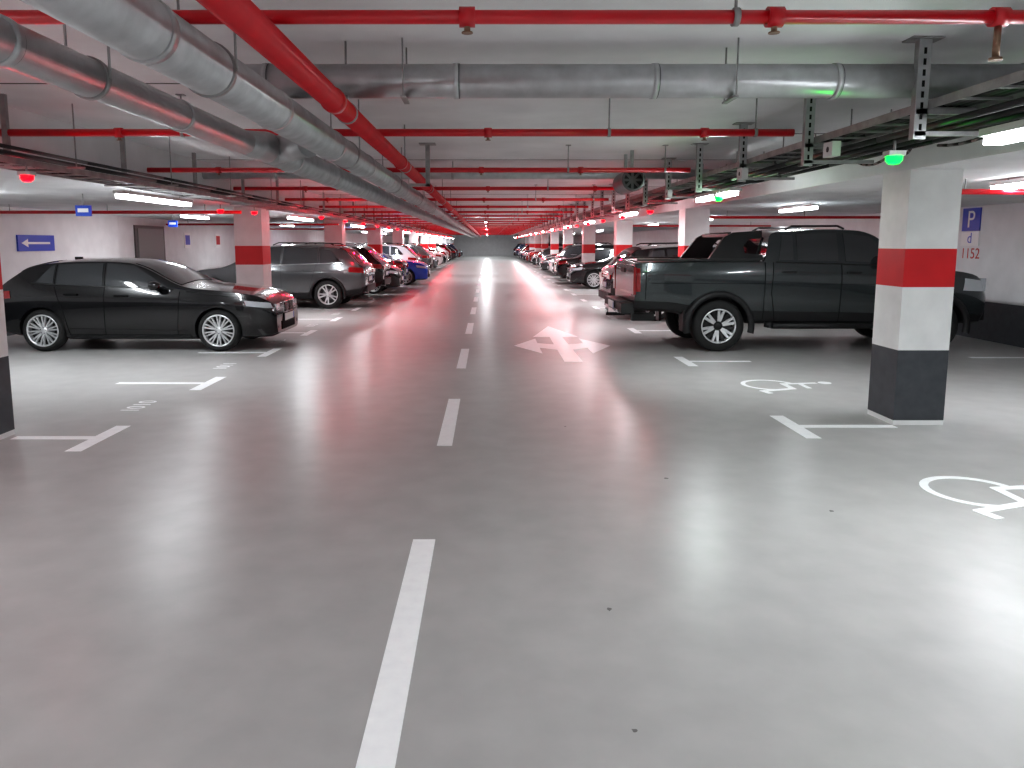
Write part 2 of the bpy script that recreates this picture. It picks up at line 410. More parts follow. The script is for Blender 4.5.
b = MB(); b.cyl((-3.9, 5.6, 2.33), (-3.9, 5.6, 2.6), .03, M['redpipe'], 12); b.cyl((-3.9, 5.4, 2.6), (-3.9, 5.4, ZC), .03, M['redpipe'], 12); b.cyl((-3.9, 5.39, 2.6), (-3.9, 5.61, 2.6), .03, M['redpipe'], 12); b.obj("sprinkler_drop_pipe")

# ------------------------------------------------------------------ light fixtures
def fixture(x, y, z, length, power, top):
    b = MB()
    b.box2((x-.06, y-length/2, z), (x+.06, y+length/2, z+.04), M['housing'])
    b.box2((x-.05, y-length/2+.03, z-.045), (x+.05, y+length/2-.03, z), M['tube'])
    if top > z+.05:
        for dy in (-length*.35, length*.35): b.cyl((x, y+dy, z+.04), (x, y+dy, top), .006, M['strut'], 6)
    o = b.obj("fluorescent_light")
    ld = bpy.data.lights.new("tube_lamp", 'AREA'); ld.shape = 'RECTANGLE'; ld.size = .09; ld.size_y = length-.08; ld.energy = power; ld.color = (.92, .97, 1)
    lo = bpy.data.objects.new("tube_lamp", ld); COL.objects.link(lo); lo.location = (x, y, z-.05); lo.parent = o
LP = 39
for i in range(-2, 12): fixture(-4.0, 9.15+7.0*i, 2.18, 1.9, LP*(.8 if i == 0 else 1), 2.24)
for i in range(-2, 14): fixture(2.72, 3.45+5.6*i, 2.22, 1.4, LP*(.7 if i in (1, 2) else 1), 2.26)
for i in range(-2, 8): fixture(5.2, 7.1+5.6*i, 2.23, 1.4, LP*.9, ZS)
for i in range(-1, 7): fixture(-6.4, 9.0+7.5*i, 2.23, 1.4, LP*1.0, ZS)
for i in range(0, 9): fixture(-.1, 34+7*i, 2.6, 1.5, LP*(1.4+.15*i), ZC)
fixture(.9, -1.5, 2.55, 1.5, LP*1.5, ZC); fixture(-.6, -5.5, 2.55, 1.5, LP, ZC)

def led(x, y, col, en=7.0):
    b = MB(); m = M['ledr'] if col == 'r' else M['ledg']
    b.box2((x-.05, y-.04, 2.17), (x+.05, y+.04, 2.20), M['housing']); b.lathe((x, y, 2.17), [(0, -.05), (.03, -.045), (.047, -.025), (.047, 0)], m, 16, axis='z')
    b.cyl((x, y, 2.2), (x, y, 2.26), .008, M['strut'], 6)
    o = b.obj("bay_indicator_light")
    ld = bpy.data.lights.new("indicator_lamp", 'POINT'); ld.energy = en if col == 'r' else 2.2; ld.shadow_soft_size = .04
    ld.color = (1, .002, .03) if col == 'r' else (.0, 1, .03)
    lo = bpy.data.objects.new("indicator_lamp", ld); COL.objects.link(lo); lo.location = (x, y, 2.07); lo.parent = o
led(-3.58, 5.9, 'r', 4); led(-4.25, 12.0, 'r', 3); led(-3.9, 12.6, 'r', 3); led(-3.5, 1.2, 'r', 6); led(-3.5, 3.6, 'r', 5)
for i in range(4, 26): led(-3.3, 4.95+2.5*i, 'r', 12)
led(2.45, 4.6, 'g'); led(2.62, 8.6, 'g')
for i in range(24): led(2.62, 12.2+2.5*i, 'r', 10)

# ------------------------------------------------------------------ signs
s = MB(); s.box2((XR-.02, 13.0, 1.86), (XR, 13.48, 2.26), M['blue']); s.box2((XR-.02, 13.0, 1.60), (XR, 13.48, 1.84), M['signw'])
e = s.obj("parking_sign")
Rw = ((0, -1, 0), (0, 0, 1), (-1, 0, 0)); Lw = ((0, 1, 0), (0, 0, 1), (1, 0, 0))
text_into(e, "letter_p", "P", .42, M['signw'], Rw, (XR-.022, 13.24, 2.05))
text_into(e, "disabled_text", "d", .26, M['blue'], Rw, (XR-.022, 13.24, 1.73))
text_into(None, "wall_number_text", "1152", .26, M['textred'], Rw, (XR-.002, 13.22, 1.46))
s = MB(); s.box2((XL, 13.7, 1.50), (XL+.03, 14.85, 1.80), M['blue'])
def lwpoly(pts, m):
    s.poly([(XL+.032, p[0], p[1]) for p in pts], m)
lwpoly([(13.8, 1.65), (14.0, 1.73), (14.0, 1.67), (14.7, 1.67), (14.7, 1.63), (14.0, 1.63), (14.0, 1.57)], M['signw'])
s.obj("exit_arrow_sign", fix=False)
for (x, y, w) in ((-5.3, 9.9, .2), (-6.9, 16.5, .2)):
    s = MB(); s.box2((x-w/2, y-.015, 2.0), (x+w/2, y+.015, 2.14), M['blue']); s.cyl((x, y, 2.14), (x, y, ZS), .006, M['strut'], 6)
    s.box2((x-w*.35, y-.017, 2.05), (x+w*.35, y-.015, 2.10), M['signw']); s.obj("hanging_sign")
for y, m in ((22.0, 'blue'), (24.5, 'textred')):
    s = MB(); s.box2((XL-.3, y, 1.5), (XL-.28, y+.45, 1.95), M['signw']); s.box2((XL-.28, y+.06, 1.6), (XL-.277, y+.39, 1.88), M[m]); s.obj("wall_sign")

# ------------------------------------------------------------------ cars
def pchip(tab):
    xs = [t[0] for t in tab]; ys = [t[1] for t in tab]; n = len(xs)
    h = [xs[i+1]-xs[i] for i in range(n-1)]; d = [(ys[i+1]-ys[i])/h[i] for i in range(n-1)]
    m = [d[0]]+[0 if d[i-1]*d[i] <= 0 else 2*d[i-1]*d[i]/(d[i-1]+d[i]) for i in range(1, n-1)]+[d[-1]]
    def f(x):
        if x <= xs[0]: return ys[0]
        if x >= xs[-1]: return ys[-1]
        i = 0
        while xs[i+1] < x: i += 1
        t = (x-xs[i])/h[i]
        return (2*t**3-3*t*t+1)*ys[i]+(t**3-2*t*t+t)*h[i]*m[i]+(-2*t**3+3*t*t)*ys[i+1]+(t**3-t*t)*h[i]*m[i+1]
    return f
class Car:
    def __init__(c, sp):
        c.sp = sp; c.L = sp['L']; c.W = sp['W']
        c.ft, c.fb, c.fz, c.fw = [pchip(sp[k]) for k in ('top', 'belt', 'zb', 'wf')]
        c.mb = MB()
    def prm(c, x):
        hw = c.W/2*c.fw(x); zt = c.ft(x); zb = c.fz(x); zl = min(c.fb(x), zt-.015)
        crown = max(.01, min(c.sp.get('crown', .05), (zt-zl)*.8)); ze = zt-crown
        wb = hw*.955; we = wb-c.sp['tumble']*(ze-zl)
        return hw, zb, zl, ze, crown, wb, we
    def sec(c, x):
        hw, zb, zl, ze, cr, wb, we = c.prm(x); H = zl-zb
        p = [(0, zb), (.8*hw, zb), (.93*hw, zb+.06*H), (.972*hw, zb+.22*H), (.985*hw, zb+.4*H), (.992*hw, zb+.58*H), (1.0*hw, zb+.76*H), (.988*hw, zb+.88*H), (wb, zl)]
        for t in (.25, .5, .75, 1): p.append((wb+(we-wb)*t+.02*math.sin(t*math.pi)*(ze-zl)/.5, zl+(ze-zl)*t))
        for f in (.96, .85, .65, .35, 0): p.append((we*f, ze+cr*(1-f*f)))
        return p
    def side(c, x, z):
        p = c.sec(x)[1:13]; z = max(min(z, p[-1][1]-.004), p[0][1]+.004)
        for a, b in zip(p[:-1], p[1:]):
            if a[1] <= z <= b[1] and b[1] > a[1]:
                t = (z-a[1])/(b[1]-a[1]); return Vector((x, a[0]+(b[0]-a[0])*t, z))
        return Vector((x, p[-1][0], z))
    def topp(c, x, f):
        hw, zb, zl, ze, cr, wb, we = c.prm(x)
        return Vector((x, we*f, ze+cr*(1-f*f)))
    def grid(c, P_, mat, off=.006):
        nu = len(P_); nv = len(P_[0]); cen = Vector((c.L/2, 0, .6)); out = []
        for i in range(nu):
            row = []
            for j in range(nv):
                du = P_[min(i+1, nu-1)][j]-P_[max(i-1, 0)][j]; dv = P_[i][min(j+1, nv-1)]-P_[i][max(j-1, 0)]
                n = du.cross(dv)
                if n.length < 1e-9: n = Vector((0, 1, 0))
                n.normalize()
                if n.dot(P_[i][j]-cen) < 0: n = -n
                row.append(P_[i][j]+n*off)
            out.append(row)
        b = len(c.mb.v)
        for r in out: c.mb.v += [tuple(q) for q in r]
        for i in range(nu-1):
            for j in range(nv-1):
                c.mb.face((b+i*nv+j, b+i*nv+j+1, b+(i+1)*nv+j+1, b+(i+1)*nv+j), mat, True)
    def spanel(c, q, mat, off=.006, nu=10, nv=5, sides=(1, -1)):
        for sd in sides:
            P_ = []
            for i in range(nu+1):
                u = i/nu; row = []
                for j in range(nv+1):
                    v = j/nv
                    x = (1-v)*((1-u)*q[0][0]+u*q[1][0])+v*((1-u)*q[3][0]+u*q[2][0])
                    z = (1-v)*((1-u)*q[0][1]+u*q[1][1])+v*((1-u)*q[3][1]+u*q[2][1])
                    p = c.side(x, z); row.append(Vector((p.x, p.y*sd, p.z)))
                P_.append(row)
            c.grid(P_, mat, off)
    def tpanel(c, x0, x1, f0, f1, mat, off=.006, nu=10, nv=12, flare=0):
        P_ = [[c.topp(x0+(x1-x0)*i/nu, (f0+(f1-f0)*j/nv)*(1+flare*i/nu)) for j in range(nv+1)] for i in range(nu+1)]
        c.grid(P_, mat, off)
    def seam(c, x0, z0, x1, z1, w=.007, mat=None):
        dx, dz = x1-x0, z1-z0; l = math.hypot(dx, dz); nx, nz = -dz/l*w/2, dx/l*w/2
        c.spanel([(x0-nx, z0-nz), (x1-nx, z1-nz), (x1+nx, z1+nz), (x0+nx, z0+nz)], mat or M['seam'], .004, 14, 1)
    def arch(c, xw, r, ro, ri, ys, mat):
        for sd in (1, -1):
            hwx = c.W/2
            b = len(c.mb.v); n = 26
            for i in range(n+1):
                a = math.radians(-12+204*i/n)
                for rr, yy in ((ri, ys[0]), (ri, ys[1]), (ro, ys[1]-.004), (ro+.01, ys[0])):
                    c.mb.v.append((xw+rr*math.cos(a), sd*(hwx+yy), r+rr*math.sin(a)))
            for i in range(n):
                for k in range(3):
                    c.mb.face((b+i*4+k, b+i*4+k+1, b+(i+1)*4+k+1, b+(i+1)*4+k), mat, True)
    def body_mesh(c, name, darkrows):
        L = c.L; xs = sorted(set([0, .01, .03, .06, .1, .15]+[.2+(L-.4)*i/64 for i in range(65)]+[L-.15, L-.1, L-.06, L-.03, L-.01, L]+c.sp.get('xs', [])))
        v = []; f = []; mi = []
        for x in xs:
            h = c.sec(x); ring = h+[(-p[0], p[1]) for p in h[1:-1]][::-1]
            v += [(x, p[0], p[1]) for p in ring]
        nr = len(h)*2-2
        for i in range(len(xs)-1):
            for j in range(nr):
                k = (j+1) % nr; f.append((i*nr+j, i*nr+k, (i+1)*nr+k, (i+1)*nr+j))
                jj = j if j < nr/2 else nr-1-j
                mi.append(1 if jj < darkrows else 0)
        f.append(tuple(range(nr))[::-1]); mi.append(0); f.append(tuple((len(xs)-1)*nr+j for j in range(nr))); mi.append(0)
        me = bpy.data.meshes.new(name); me.from_pydata(v, [], f)
        me.materials.append(P['black']); me.materials.append(M['trim'])
        me.polygons.foreach_set("material_index", mi)
        bm = bmesh.new(); bm.from_mesh(me); bmesh.ops.recalc_face_normals(bm, faces=bm.faces); bm.to_mesh(me); bm.free()
        o = bpy.data.objects.new(name, me); COL.objects.link(o)
        cb = MB(); r = c.sp['r']; ra = r+c.sp.get('gap', .045)
        for xw in c.sp['wx']:
            for sd in (1, -1):
                cb.cyl((xw, sd*(c.W/2-.30), r), (xw, sd*(c.W/2+.3), r), ra, M['trim'], 40)
        cme = cb.mesh("cut"); cme.materials.clear(); cme.materials.append(M['seam']); cme.materials.append(M['trim'])
        cme.polygons.foreach_set("material_index", [1]*len(cme.polygons))
        co = bpy.data.objects.new("cut", cme); COL.objects.link(co)
        md = o.modifiers.new("b", 'BOOLEAN'); md.operation = 'DIFFERENCE'; md.solver = 'EXACT'; md.object = co
        bpy.context.view_layer.update()
        m2 = bpy.data.meshes.new_from_object(o.evaluated_get(bpy.context.evaluated_depsgraph_get()))
        bpy.data.objects.remove(o); bpy.data.objects.remove(co)
        m2.name = name
        m2.polygons.foreach_set("use_smooth", [True]*len(m2.polygons))
        m2.set_sharp_from_angle(angle=math.radians(38))
        return m2

def wheel_mesh(name, r, w, rr, style):
    b = MB(); h = w/2
    b.lathe((0, 0, 0), [(rr, h-.01), (rr+.015, h), ((r+rr)/2, h+.006), (r-.03, h-.008), (r-.006, h-.028), (r, h-.05), (r, -h+.05), (r-.006, -h+.028), (r-.03, -h+.008), (rr, -h+.01)], M['tyre'], 48)
    b.lathe((0, 0, 0), [(rr+.004, h-.004), (rr-.004, h+.002), (rr-.018, h-.006), (rr-.022, h-.05), (rr-.03, -h+.02)], M['rim'], 48)
    b.lathe((0, 0, 0), [(0, h-.085), (rr-.02, h-.085)], M['rimd'], 32)
    b.lathe((0, 0, 0), [(.0, h-.06), (.14, h-.06), (.14, h-.085)], M['galvd'], 32)
    def spoke(a0, a1, w0, w1, mat, y0=h-.035, y1=h-.012, r0=.04, r1=rr-.012, th=.025):
        p0 = Vector((math.cos(a0)*r0, 0, math.sin(a0)*r0)); p1 = Vector((math.cos(a1)*r1, 0, math.sin(a1)*r1))
        d = (p1-p0).normalized(); n = Vector((-d.z, 0, d.x)); k = len(b.v)
        for p, ww, yy in ((p0, w0, y0), (p1, w1, y1)):
            for s_, t_ in ((-1, 0), (1, 0), (1, -th), (-1, -th)):
                q = p+n*ww/2*s_*(1 if t_ == 0 else 1.25); b.v.append((q.x, yy+t_, q.z))
        for q in ((0, 1, 5, 4), (1, 2, 6, 5), (2, 3, 7, 6), (3, 0, 4, 7)): b.face([k+i for i in q], mat)
    if style == 'multi':
        for i in range(10):
            a = i*2*math.pi/10
            spoke(a, a-.13, .022, .018, M['rim']); spoke(a, a+.13, .022, .018, M['rim'])
    elif style == 'truck':
        for i in range(6):
            a = i*2*math.pi/6
            spoke(a-.1, a-.16, .045, .035, M['rim'], r0=.07); spoke(a+.1, a+.16, .045, .035, M['rim'], r0=.07)
            spoke(a+math.pi/6, a+math.pi/6, .05, .05, M['rimd'], r0=.07)
    else:
        for i in range(5):
            a = i*2*math.pi/5+.3
            spoke(a-.12, a-.2, .035, .028, M['rim']); spoke(a+.12, a+.2, .035, .028, M['rim'])
    b.lathe((0, 0, 0), [(0, h-.018), (.03, h-.02), (.058, h-.028), (.065, h-.05)], M['rim'] if style != 'truck' else M['rimd'], 24)
    for i in range(5):
        a = i*2*math.pi/5; b.cyl((math.cos(a)*.045, h-.03, math.sin(a)*.045), (math.cos(a)*.045, h-.018, math.sin(a)*.045), .007, M['rimd'], 8)
    return b.mesh(name)

KIND = {}
def finish(kind, c, body, style):
    sp = c.sp
    dm = c.mb.mesh(kind+"_details", fix=False)
    wm = wheel_mesh(kind+"_wheel", sp['r'], sp['ww'], sp['rr'], style)
    KIND[kind] = (c, body, dm, wm)
def mirror_parts(c, x, z, glassmat, bodymat, s=1.0):
    for sd in (1, -1):
        p = c.side(x, z); y = p.y
        c.mb.box((x-.02, sd*(y+.04), z+.02), (.05, .10, .04), M['trim'])
        k = len(c.mb.v); seg = 10
        for i, (dx, sc) in enumerate(((-.05, .85), (-.03, 1.0), (.03, .95), (.08, .6), (.10, .25))):
            for j in range(seg):
                a = 2*math.pi*j/seg
                c.mb.v.append((x+dx*s, sd*(y+.15*s+math.cos(a)*.11*sc*s), z+.07*s+math.copysign(abs(math.sin(a))**.7, math.sin(a))*.07*sc*s))
        for i in range(4):
            for j in range(seg):
                jj = (j+1) % seg; c.mb.face((k+i*seg+j, k+i*seg+jj, k+(i+1)*seg+jj, k+(i+1)*seg+j), bodymat, True)
        c.mb.face([k+j for j in range(seg)], glassmat); c.mb.face([k+4*seg+j for j in range(seg)], bodymat)
def handle(c, x, z, mat):
    for sd in (1, -1):
        p = c.side(x, z); c.mb.box((x, sd*(p.y+.018), z), (.2, .022, .026), mat)
        c.mb.box((x-.09, sd*(p.y+.006), z), (.02, .03, .02), mat); c.mb.box((x+.09, sd*(p.y+.006), z), (.02, .03, .02), mat)
def plate(c, xend, z, d):
    c.mb.box((xend+d*.012, 0, z), (.012, .52, .11), M['plate']); c.mb.box((xend+d*.019, -.245*(-d), z), (.003, .03, .10), M['blue'])
    c.mb.box((xend+d*.006, 0, z), (.01, .55, .14), M['trim'])

# ---- hatchback (black)
sp = dict(L=4.3, W=1.77, tumble=.42, r=.325, rr=.243, ww=.215, wx=(.78, 3.46), gap=.033,
    top=[(0, .86), (.04, .95), (.12, 1.02), (.32, 1.17), (.58, 1.325), (.85, 1.385), (1.25, 1.415), (1.65, 1.42), (2.05, 1.40), (2.30, 1.335), (2.90, 1.06), (3.08, 1.02), (3.6, .97), (4.0, .91), (4.16, .84), (4.26, .74), (4.3, .66)],
    belt=[(0, .82), (.12, .94), (.6, 1.0), (1.5, .965), (2.8, .935), (3.3, .90), (3.9, .85), (4.15, .77), (4.3, .60)],
    zb=[(0, .36), (.12, .28), (.5, .22), (1.1, .18), (3.1, .18), (3.9, .2), (4.2, .21), (4.3, .25)],
    wf=[(0, .82), (.08, .91), (.3, .97), (.8, 1), (3.4, 1), (3.85, .97), (4.1, .90), (4.22, .83), (4.3, .72)])
c = Car(sp)
g = M['glass']
c.spanel([(.72, 1.06), (.98, 1.04), (.98, 1.315), (.92, 1.30)], g)
c.spanel([(1.03, 1.03), (1.72, 1.005), (1.70, 1.345), (1.03, 1.325)], g)
c.spanel([(1.78, 1.005), (2.74, .97), (2.18, 1.305), (1.76, 1.345)], g, nu=14)
c.spanel([(.66, 1.03), (2.80, .95), (2.80, .962), (.66, 1.045)], M['rimd'], .009, 20, 1)
c.tpanel(2.15, 2.90, -.90, .90, g, nu=16, flare=.02)
c.tpanel(.12, .50, -.84, .84, g)
c.tpanel(.44, .74, -.96, .96, M['trim'], .012)
for xa, za, xb, zb_ in ((1.74, .24, 1.76, .98), (1.76, .98, 1.73, 1.35), (2.84, .26, 2.90, .92), (1.0, 1.02, 1.0, 1.32), (1.12, .64, 1.0, 1.0)): c.seam(xa, za, xb, zb_)
c.seam(1.2, .24, 2.84, .24); c.seam(1.16, .45, 1.2, .24); c.seam(3.0, .92, 4.05, .79); c.seam(1.12, .64, 1.16, .45)
c.seam(.4, .855, 3.1, .805, .006, M['rimd']); c.seam(1.2, .36, 3.0, .33, .006, M['rimd'])
handle(c, 1.26, .88, P['black']); handle(c, 2.02, .86, P['black'])
mirror_parts(c, 2.58, .95, g, P['black'])
c.spanel([(1.18, .2), (3.06, .2), (3.03, .26), (1.2, .26)], M['trim'], .012)
c.spanel([(3.90, .70), (4.25, .655), (4.22, .74), (3.86, .785)], M['head'], .008)
c.spanel([(3.86, .685), (4.25, .64), (4.25, .655), (3.86, .70)], M['trim'], .01)
for sd in (1, -1):
    c.mb.box((4.275, sd*.52, .67), (.035, .16, .09), M['head'])
    c.mb.box((4.30, sd*.14, .64), (.03, .24, .19), M['chrome']); c.mb.box((4.307, sd*.14, .64), (.03, .20, .15), M['seam'])
    for i in range(7): c.mb.box((4.322, sd*.14-.075+i*.025, .64), (.006, .005, .14), M['chrome'])
    c.mb.box((4.26, sd*.55, .36), (.05, .16, .12), M['seam']); c.mb.cyl((4.28, sd*.55, .36), (4.30, sd*.55, .36), .035, M['head'], 12)
c.mb.box((4.295, 0, .36), (.03, .75, .13), M['seam'])
plate(c, 4.31, .48, 1)
c.spanel([(.03, .80), (.34, .82), (.32, .93), (.06, .92)], M['tail'], .009)
for sd in (1, -1): c.mb.box((.0, sd*.55, .79), (.04, .26, .11), M['tail'])
plate(c, 0.0, .62, -1)
c.mb.box((.0, 0, .42), (.06, 1.1, .1), M['trim'])
c.mb.cyl((.0, .45, .33), (.15, .45, .33), .035, M['chrome'], 14)
c.mb.box((.95, 0, 1.405), (.12, .03, .05), M['trim'])
finish('hatch', c, c.body_mesh("hatch_body", 2), 'multi')

# ---- SUV
sp = dict(L=4.7, W=1.92, tumble=.40, r=.365, rr=.25, ww=.25, wx=(.93, 3.76), gap=.04,
    top=[(0, .98), (.05, 1.10), (.2, 1.22), (.42, 1.44), (.58, 1.545), (.9, 1.59), (1.6, 1.625), (2.3, 1.61), (2.7, 1.52), (3.4, 1.15), (3.6, 1.09), (4.1, 1.03), (4.45, .94), (4.6, .84), (4.7, .72)],
    belt=[(0, .95), (.2, 1.10), (1, 1.10), (3.3, 1.03), (4.1, .95), (4.5, .85), (4.7, .68)],
    zb=[(0, .48), (.15, .36), (.6, .28), (1.3, .23), (3.4, .23), (4.2, .26), (4.6, .28), (4.7, .36)],
    wf=[(0, .82), (.08, .91), (.35, .97), (.9, 1), (3.8, 1), (4.2, .97), (4.5, .9), (4.62, .83), (4.7, .74)])
c = Car(sp)
c.spanel([(.58, 1.17), (1.12, 1.14), (1.12, 1.51), (.86, 1.47)], g)
c.spanel([(1.18, 1.14), (2.05, 1.11), (2.03, 1.545), (1.18, 1.52)], g)
c.spanel([(2.12, 1.11), (3.2, 1.07), (2.52, 1.50), (2.10, 1.545)], g, nu=14)
c.spanel([(.56, 1.15), (3.2, 1.065), (3.2, 1.08), (.56, 1.165)], M['chrome'], .008, 20, 1)
c.tpanel(2.62, 3.40, -.9, .9, g, nu=16, flare=.02)
c.tpanel(.14, .44, -.84, .84, g); c.tpanel(.44, .66, -.96, .96, M['trim'], .012)
for q in ((2.08, .3, 2.09, 1.1), (3.2, .32, 3.26, 1.05), (1.15, 1.13, 1.15, 1.5), (1.40, .5, 1.2, 1.12), (1.42, .3, 3.2, .3), (.5, .95, 3.2, .92)): c.seam(*q)
handle(c, 1.45, .98, P['silver']); handle(c, 2.35, .96, P['silver'])
mirror_parts(c, 3.0, 1.07, g, M['trim'], 1.1)
for xw in sp['wx']: c.arch(xw, sp['r'], sp['r']+.09, sp['r']+.035, (-.02, .012), M['trim'])
for sd in (1, -1):
    c.mb.tube([(.8, sd*.62, 1.60), (.9, sd*.62, 1.64), (2.2, sd*.62, 1.66), (2.35, sd*.62, 1.60)], .014, M['trim'], 8)
    c.mb.box((.0, sd*.56, .93), (.05, .38, .09), M['tail'])
    c.mb.box((4.67, sd*.6, .74), (.06, .2, .12), M['head'])
    c.mb.cyl((-.03, sd*.5, .42), (.1, sd*.5, .42), .045, M['chrome'], 14)
c.spanel([(.03, .9), (.4, .93), (.38, 1.05), (.05, 1.03)], M['tail'], .009)
c.spanel([(4.2, .76), (4.6, .72), (4.58, .82), (4.15, .87)], M['head'], .009)
c.mb.box((.0, 0, .93), (.03, .8, .04), M['tail']); c.mb.box((.0, 0, .50), (.08, 1.4, .16), M['trim'])
c.mb.box((4.7, 0, .58), (.03, .95, .24), M['seam']); plate(c, 4.71, .5, 1); plate(c, 0.0, .74, -1)
for i in range(5): c.mb.box((4.718, 0, .49+i*.045), (.008, .9, .01), M['chrome'])
finish('suv', c, c.body_mesh("suv_body", 3), 'five')

# ---- sedan
sp = dict(L=4.6, W=1.82, tumble=.42, r=.325, rr=.23, ww=.22, wx=(.95, 3.75), gap=.035,
    top=[(0, .88), (.05, .98), (.15, 1.04), (.6, 1.08), (.8, 1.13), (1.25, 1.34), (1.5, 1.41), (2.1, 1.45), (2.5, 1.41), (2.8, 1.32), (3.4, 1.04), (3.6, .99), (4.1, .93), (4.4, .83), (4.52, .74), (4.6, .62)],
    belt=[(0, .85), (.15, 1.0), (.6, 1.0), (3.4, .92), (4.1, .83), (4.45, .72), (4.6, .58)],
    zb=[(0, .40), (.15, .28), (.6, .2), (4, .2), (4.5, .22), (4.6, .28)],
    wf=[(0, .80), (.08, .9), (.35, .97), (.9, 1), (3.7, 1), (4.1, .96), (4.4, .88), (4.52, .8), (4.6, .7)])
c = Car(sp)
c.spanel([(1.0, 1.02), (1.35, 1.02), (1.42, 1.31), (1.32, 1.27)], g)
c.spanel([(1.4, 1.01), (2.12, .99), (2.1, 1.365), (1.46, 1.33)], g)
c.spanel([(2.18, .99), (3.15, .95), (2.56, 1.32), (2.16, 1.37)], g, nu=14)
c.tpanel(2.65, 3.4, -.9, .9, g, nu=16, flare=.02); c.tpanel(.82, 1.36, -.86, .86, g)
for q in ((2.15, .26, 2.15, .99), (3.2, .28, 3.25, .93), (1.38, .5, 1.38, 1.0), (1.4, .26, 3.2, .26)): c.seam(*q)
handle(c, 1.6, .87, M['trim']); handle(c, 2.4, .86, M['trim']); mirror_parts(c, 3.0, .95, g, M['trim'])
for sd in (1, -1):
    c.mb.box((.0, sd*.52, .82), (.04, .36, .12), M['tail']); c.mb.box((4.57, sd*.55, .66), (.05, .2, .1), M['head'])
c.spanel([(.03, .78), (.38, .84), (.36, .95), (.05, .92)], M['tail'], .009); c.spanel([(4.1, .68), (4.53, .62), (4.5, .71), (4.05, .78)], M['head'], .009)
c.mb.box((4.6, 0, .47), (.03, .9, .22), M['seam']); plate(c, 4.61, .42, 1); plate(c, 0.0, .64, -1); c.mb.box((.0, 0, .42), (.06, 1.2, .12), M['trim'])
finish('sedan', c, c.body_mesh("sedan_body", 2), 'five')

# ---- pickup
sp = dict(L=5.4, W=1.92, tumble=.27, crown=.035, r=.395, rr=.262, ww=.26, wx=(1.28, 4.55), gap=.065, xs=[1.93, 1.95, 1.97, 2.0, 2.03, 2.06],
    top=[(0, 1.37), (.3, 1.385), (1.93, 1.40), (2.04, 1.80), (2.12, 1.85), (2.4, 1.87), (2.9, 1.885), (3.35, 1.875), (3.58, 1.82), (4.15, 1.37), (4.3, 1.30), (4.8, 1.27), (5.15, 1.21), (5.3, 1.11), (5.4, .94)],
    belt=[(0, 1.34), (1.9, 1.365), (3.0, 1.34), (4.1, 1.26), (4.8, 1.20), (5.2, 1.09), (5.4, .90)],
    zb=[(0, .62), (.5, .60), (.9, .52), (1.9, .42), (4.0, .40), (4.9, .42), (5.3, .42), (5.4, .50)],
    wf=[(0, .93), (.05, .955), (.3, .97), (1.9, .975), (4.5, .975), (5.0, .965), (5.2, .94), (5.32, .89), (5.4, .82)])
c = Car(sp)
c.spanel([(2.16, 1.395), (2.38, 1.39), (2.38, 1.775), (2.22, 1.765)], g)
c.spanel([(2.44, 1.39), (3.06, 1.375), (3.05, 1.80), (2.44, 1.785)], g)
c.spanel([(3.17, 1.375), (4.0, 1.345), (3.55, 1.75), (3.15, 1.80)], g, nu=14)
c.spanel([(2.12, 1.355), (4.05, 1.30), (4.05, 1.318), (2.12, 1.373)], M['rimd'], .009, 20, 1)
c.tpanel(3.54, 4.12, -.9, .9, g, nu=16, flare=.02)
c.mb.box((1.975, 0, 1.60), (.02, 1.1, .30), g, Matrix.Rotation(.26, 3, 'Y'))
c.tpanel(.06, 1.9, -.97, .97, M['trim'], .012)
for sd in (1, -1):
    c.mb.box((.95, sd*.88, 1.395), (1.85, .07, .035), M['trim'])
    k = len(c.mb.v)
    o = [(1.10, 1.395), (1.93, 1.395), (1.93, 1.47), (1.66, 1.50), (1.64, 1.60), (1.72, 1.70), (1.93, 1.73), (1.93, 1.84), (1.5, 1.81), (1.36, 1.74)]
    for yy in (.86, .78):
        for i, (x, z) in enumerate(o): c.mb.v.append((x, sd*(yy-.22*(z-1.4)), z))
    n = len(o)
    c.mb.face([k+i for i in range(n)], M['trim']); c.mb.face([k+n+i for i in range(n)], M['trim'])
    for i in range(n): j = (i+1) % n; c.mb.face((k+i, k+j, k+n+j, k+n+i), M['trim'])
    c.mb.tube([(2.3, sd*.70, 1.85), (2.4, sd*.70, 1.905), (3.1, sd*.70, 1.91), (3.2, sd*.70, 1.865)], .016, M['trim'], 8)
    c.mb.tube([(2.0, sd*.86, .42), (2.1, sd*.92, .40), (3.85, sd*.92, .40), (3.95, sd*.86, .42)], .045, M['trim'], 10)
    c.mb.box((-.01, sd*.83, 1.08), (.04, .15, .42), M['tail'])
    c.mb.box((5.33, sd*.70, 1.02), (.08, .22, .2), M['head'])
    c.mb.box((.2, sd*.5, .5), (.35, .1, .12), M['trim'])
c.mb.box((1.48, 0, 1.77), (.09, 1.4, .05), M['trim'])
c.spanel([(.02, .92), (.08, .92), (.07, 1.27), (.02, 1.27)], M['tail'], .01)
c.spanel([(4.95, .94), (5.32, .92), (5.30, 1.08), (4.98, 1.12)], M['head'], .01)
for q in ((1.955, .5, 1.955, 1.36), (3.11, .46, 3.11, 1.35), (4.06, .48, 4.10, 1.28), (2.06, .9, 2.08, 1.36), (2.06, .9, 2.14, .46), (2.14, .46, 4.06, .46), (.16, .8, .16, 1.3), (.25, 1.05, 4.2, 1.03)): c.seam(*q, w=.012 if q[1] != 1.05 else .006)
handle(c, 2.32, 1.22, M['trim']); handle(c, 3.3, 1.21, M['trim']); mirror_parts(c, 3.8, 1.35, g, M['trim'], 1.35)
for xw in sp['wx']: c.arch(xw, sp['r'], sp['r']+.135, sp['r']+.055, (-.045, .02), M['trim'])
